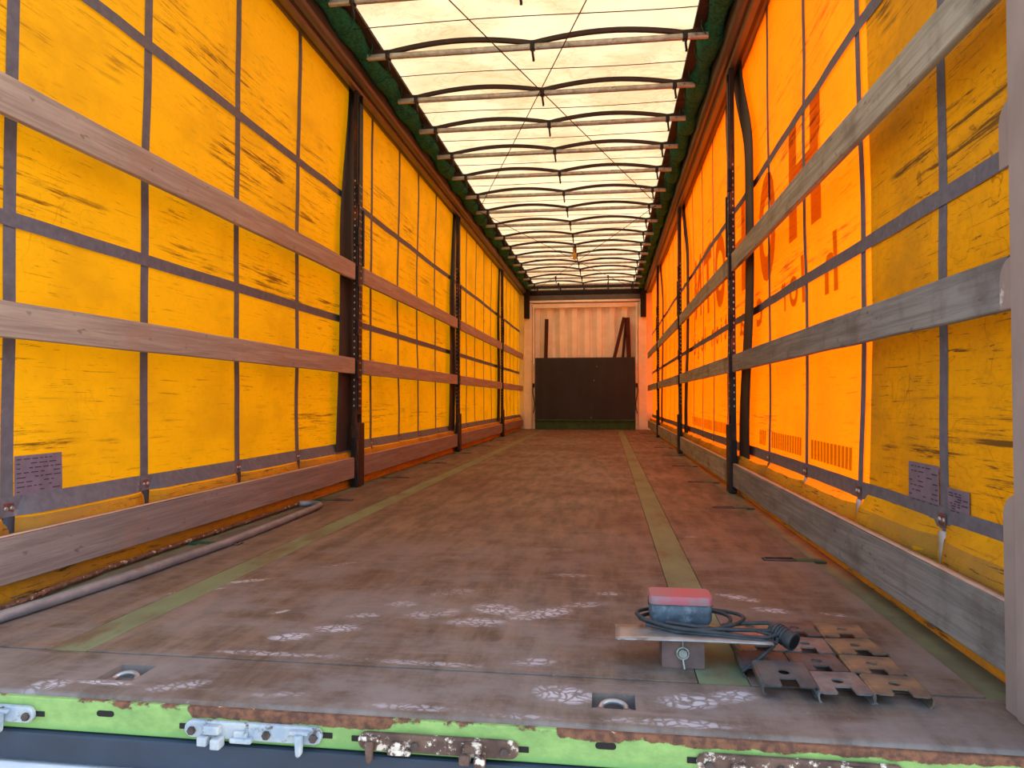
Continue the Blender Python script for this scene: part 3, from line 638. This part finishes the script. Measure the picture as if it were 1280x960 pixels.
MB().box((-1.012, Y0 - .175, .202), (1.012, Y0 - .155, 1.465)).build('board_sheet', 'board', bd, bevel=.002)
for x, z in ((.25, 1.28), (.19, 1.0), (.13, .24)): MB().box((x - .006, Y0 - .178, z - .012), (x + .006, Y0 - .1745, z + .012)).build('bright_mark', 'galv', bd)
for dx in (-.12, .26): MB().tube([(dx, Y0 - .155, .14), (dx, Y0 - .162, .14)], .016, 10).build('bolt', 'rusty', fw)
def stake(x0, z0, x1, z1, wd, yy, lab):
    ang = math.atan2(x1 - x0, z1 - z0); L = math.hypot(x1 - x0, z1 - z0); mt = Matrix.Translation((x0, yy, z0)) @ Matrix.Rotation(ang, 4, 'Y')
    o = MB().box((-wd / 2, -.016, 0), (wd / 2, .016, L), mat=mt).build('wooden_stake', 'stake', None, bevel=.003); tag(o, lab, 'stake', 'dark stakes leaning behind the board')
stake(-.83, .21, -.78, 2.27, .075, Y0 - .10, 'upright dark stake leaning on the front wall at the left')
stake(.30, .21, .80, 2.28, .07, Y0 - .125, 'dark stake slanting up to the right behind the board, in front')
stake(.93, .21, .87, 2.28, .09, Y0 - .08, 'nearly upright dark stake at the right end of the board')
stake(.66, .21, .845, 2.26, .05, Y0 - .035, 'thin dark stake slanting between the two right stakes')
for s, x in ((-1, -1.045), (1, 1.045)):
    t = thing('tension_strap', (x, Y0 - .17, .55), 'black strap hanging on the white stanchion at the %s of the board' % ('left' if s < 0 else 'right'), 'strap')
    MB().tube([(x + .02 * s * math.sin(u * 7), Y0 - .175, .92 - .6 * u) for u in fr(0, 1, 14)], .010, 6).build('strap_band', 'cord', t)
    MB().box((x - .022, Y0 - .19, .86), (x + .022, Y0 - .163, .94)).build('ratchet', 'steel_dark', t, bevel=.003)

# ------------------------------------------------------------------ lashing points along the floor edges
for s in (-1, 1):
    for i, y in enumerate([1.49, 2.79, 4.03, 5.3, 6.55, 7.8, 9.1, 10.4, 11.7]):
        t = thing('lashing_point', (s * 1.15, y, 0), 'green and rusty lashing point let into the %s floor edge, %s from the rear' % ('left' if s < 0 else 'right', ORD[i]), 'lashing point', 'lashing points along the floor edges')
        a, b = sorted((s * 1.165, s * 1.27)); MB().box((a, y - .022, -.004), (b, y + .026, .0018)).build('green_plate', 'green_plate', t)
        a, b = sorted((s * 1.045, s * 1.163)); MB().box((a, y - .024, -.004), (b, y + .026, .0012)).build('pocket_shade', 'black', t)  # black box above the floor, stands for the shade in the opening
        MB().tube([(s * 1.05, y - .018, .003), (s * 1.155, y - .018, .003), (s * 1.16, y + .02, .003), (s * 1.055, y + .02, .003), (s * 1.05, y - .018, .003)], .0035, 6).build('ring', 'rusty', t)

# ------------------------------------------------------------------ things lying on the floor, left
t = thing('bent_pipe', (-1.1, 1.4, 0), 'long grey galvanised pipe lying along the left side with a bent end', 'pipe')
pp = [(-1.205, -.02), (-1.165, .30), (-1.132, .55), (-1.10, .9), (-1.075, 1.4), (-1.085, 1.95), (-1.105, 2.40), (-1.115, 2.47), (-1.145, 2.515), (-1.19, 2.525), (-1.225, 2.505)]
MB().tube([(x, y, .0175) for x, y in pp], .0165, 14).build('pipe_body', 'pipe', t)
MB().tube([(-1.223, 2.507, .0175), (-1.245, 2.49, .0175)], .0175, 14).build('pipe_end', 'pipe', t)
random.seed(3)
cp = [(-1.225, .25), (-1.235, .55), (-1.25, .72), (-1.27, .95), (-1.274, 1.4), (-1.274, 1.9), (-1.272, 2.3), (-1.272, 2.62)]
P = []
for i in range(len(cp) - 1):
    for k in range(14):
        u = k / 14; y = lp(cp[i][1], cp[i + 1][1], u); P.append((lp(cp[i][0], cp[i + 1][0], u) + .003 * math.sin(y * 23), y, .010))
t = thing('wire_rope', (-1.26, 1.5, 0), 'frayed rusty rope lying between the grey pipe and the left wall', 'rope')
MB().tube(P, [.008 + .002 * math.sin(i * 1.3) for i in range(len(P))], 8).build('rope_core', 'rope', t)
for ph in (0, PI):
    Q = [(p[0] + .007 * math.cos(i * .9 + ph), p[1], p[2] + .004 * math.sin(i * .9 + ph)) for i, p in enumerate(P)]
    MB().tube(Q, .004, 5).build('rope_strand', 'rope', t)

# ------------------------------------------------------------------ marker light with its bracket
t = thing('marker_light', (.64, .42, 0), 'red and grey marker light on a metal bracket with coiled cable', 'marker light')
MB().box((.588, .337, .0), (.682, .341, .064)).box((.588, .341, .0), (.592, .43, .064)).box((.678, .341, .0), (.682, .43, .064)).box((.592, .341, .0), (.678, .43, .004)).build('mounting_stub', 'rusty', t, bevel=.001)
MB().tube([(.634, .337, .034), (.634, .330, .034)], .0095, 12).build('pin', 'galv', t)
MB().tube([(.634 + .013 * math.cos(a), .334, .034 + .013 * math.sin(a)) for a in fr(0, 2 * PI, 16)], .0022, 6).tube([(.634, .333, .048), (.634, .331, .064)], .0022, 6).tube([(.634, .333, .021), (.637, .328, .002)], .0024, 6).build('split_pin', 'galv', t)
pts = [(.483, .385), (.50, .309), (.66, .312), (.818, .315), (.812, .40), (.65, .43), (.52, .42)]
def pz(x): return .066 + .004 * math.sin((x - .48) * 6)
m = MB().grid(lambda x, y: (x, lp(.311, .43, y), pz(x) - .004 * y), fr(.485, .825, 20), fr(0, 1, 4)).build('bracket_plate', 'aluminium', t, fix=False, solid=.003)
def rbox(x0, x1, y0, y1, z0, z1, r, taper=0.):
    m = MB(); L = []
    for zz, ins in ((z0, taper), (lp(z0, z1, .25), 0), (z1 - .003, 0), (z1, .003)):
        ring = []
        for cx, cy, a0 in ((x1 - r, y1 - r, 0), (x0 + r, y1 - r, PI / 2), (x0 + r, y0 + r, PI), (x1 - r, y0 + r, 3 * PI / 2)):
            ring += [(cx + (r - ins) * math.cos(a0 + a), cy + (r - ins) * math.sin(a0 + a), zz) for a in fr(0, PI / 2, 5)]
        L.append(ring)
    n = len(L[0]); v = sum(L, [])
    m.add(v, [(i * n + k, i * n + (k + 1) % n, (i + 1) * n + (k + 1) % n, (i + 1) * n + k) for i in range(3) for k in range(n)], True)
    m.add(L[0], [tuple(range(n))]); m.add(L[3], [tuple(range(n))]); return m
rbox(.567, .711, .415, .50, .072, .118, .016, .006).build('housing', 'housing', t)
ln = rbox(.565, .713, .413, .502, .1185, .137, .016, .0).build('lens', 'lens', t); ln['label'] = 'dusty red lens'
for x in (.567, .711): MB().box((x - .003, .44, .110), (x + .003, .46, .128)).build('lens_clip', 'cable', ln, bevel=.001)
cab = MB()
def loop(cx, cy, rx, ry, z, a0, a1, ph, n=34): return [(cx + rx * math.cos(a) + .006 * math.sin(3 * a + ph), cy + ry * math.sin(a), z + .004 * math.sin(2 * a + ph)) for a in fr(a0, a1, n)]
cab.tube(loop(.65, .44, .105, .075, .080, 2.6, 2.6 + 2 * PI, 0), .0045, 8)
cab.tube(loop(.66, .435, .118, .085, .086, 2.2, 2.4 + 2 * PI, 1.5), .0045, 8)
cab.tube([(.552, .40, .088), (.60, .365, .083), (.66, .352, .080), (.72, .348, .078), (.78, .345, .073), (.82, .345, .074), (.85, .36, .08), (.855, .385, .085), (.83, .40, .09), (.78, .405, .085), (.73, .40, .08)], .0045, 8)
cab.tube([(.556, .39, .078), (.62, .36, .074), (.69, .350, .073), (.75, .338, .072), (.80, .330, .071), (.835, .335, .066), (.84, .35, .07)], .0045, 8)
cab.tube([(.73, .37, .078), (.79, .37, .082), (.83, .36, .076), (.83, .335, .06), (.79, .312, .035), (.755, .30, .012)], .0042, 8)
cab.tube([(.60, .37, .092), (.70, .36, .083), (.77, .362, .083), (.84, .375, .08)], .0045, 8)
cab.build('coiled_cable', 'cable', t)
cn = MB(); A = Vector((.835, .39, .082)); B = Vector((.885, .335, .062)); D = (B - A).normalized()
cn.tube([A, A + D * .012, A + D * .013, A + D * .045, A + D * .046, A + D * .062], [.012, .017, .0195, .0195, .021, .021], 16, caps=True)
co = cn.build('cable_connector', 'cable', t); co['label'] = 'round ribbed plug'
for k in range(4): MB().tube([A + D * (.016 + .007 * k), A + D * (.019 + .007 * k)], .0207, 16).build('connector_rib', 'cable', co)
MB().tube([A + D * .0622, A + D * .0628], .0165, 14).build('plug_socket', 'black', co)

# ------------------------------------------------------------------ steel clips
def clip_mesh():
    bm = bmesh.new(); w_, l_, h_ = .050, .052, .022; nt_, nd = .017, .032
    out = [(-w_, l_), (-w_, -l_ + .004), (-w_ + .006, -l_), (-nt_ - .004, -l_), (-nt_, -l_ + .004), (-nt_, -l_ + nd), (nt_, -l_ + nd), (nt_, -l_ + .004), (nt_ + .004, -l_), (w_ - .006, -l_), (w_, -l_ + .004), (w_, l_)]
    ov = [bm.verts.new((x, y, h_)) for x, y in out]; hv = [bm.verts.new((.0115 * math.cos(a), .006 + .0115 * math.sin(a), h_)) for a in fr(0, 2 * PI, 16)[:-1]]
    es = [bm.edges.new((ov[i], ov[(i + 1) % len(ov)])) for i in range(len(ov))] + [bm.edges.new((hv[i], hv[(i + 1) % 16])) for i in range(16)]
    bmesh.ops.triangle_fill(bm, use_beauty=True, use_dissolve=True, edges=es)
    for sx in (-1, 1):   # side cheeks curl down and slightly in
        prof = [(w_, h_), (w_ + .0035, h_ - .003), (w_ + .004, h_ - .008), (w_ + .002, .004), (w_ - .003, 0.0)]
        g_ = [[bm.verts.new((sx * px, y, pz_)) for px, pz_ in prof] for y in (-l_ + .004, 0, l_)]
        for i in range(2):
            for j in range(4): bm.faces.new((g_[i][j], g_[i + 1][j], g_[i + 1][j + 1], g_[i][j + 1]))
    bmesh.ops.remove_doubles(bm, verts=bm.verts, dist=.0002)
    bmesh.ops.recalc_face_normals(bm, faces=bm.faces)
    me = bpy.data.meshes.new('clip'); bm.to_mesh(me); bm.free(); return me
CM = {}
for mk in ('clip', 'clip_rust', 'clip_grey'):
    CM[mk] = clip_mesh(); CM[mk].materials.append(MAT[mk])
clips = [(.83, .245, .012, .02, 7, 'clip', 'grey black steel clip lying highest, at the front left corner of the pile'),
         (.935, .240, 0, .04, 2, 'clip_grey', 'grey steel clip with a white spot, middle of the front row'),
         (1.045, .240, 0, -.06, 0, 'clip_rust', 'brown rusty steel clip at the front right corner of the pile'),
         (.925, .352, 0, .03, 0, 'clip', 'dark steel clip in the middle of the second row'),
         (1.04, .352, 0, -.03, 0, 'clip_rust', 'rusty steel clip with a pale back edge, right end of the second row'),
         (.93, .466, 0, -.05, 0, 'clip_grey', 'speckled grey steel clip in the middle of the third row'),
         (1.045, .47, 0, .08, 0, 'clip_rust', 'rusty brown steel clip at the right end of the third row'),
         (.935, .582, 0, .05, 0, 'clip', 'dark steel clip in the middle of the back row'),
         (1.05, .585, 0, -.05, 0, 'clip_rust', 'brown steel clip at the back right corner of the pile'),
         (.822, .462, 0, .1, 0, 'clip_grey', 'steel clip half hidden behind the round cable plug'),
         (.825, .578, 0, -.12, 0, 'clip_rust', 'rusty steel clip at the back left corner of the pile'),
         (.812, .352, 0, .0, 0, 'clip', 'rusty dark steel clip under the cable plug')]
for x, y, z, a, tilt, mk, lab in clips:
    o = bpy.data.objects.new('steel_clip', CM[mk]); COL.objects.link(o); o.location = (x, y, z); o.rotation_euler = (math.radians(tilt), 0, a)
    b = o.modifiers.new('solid', 'SOLIDIFY'); b.thickness = .0035; b.offset = 0
    tag(o, lab, 'clip', 'steel clips piled on the rear floor')
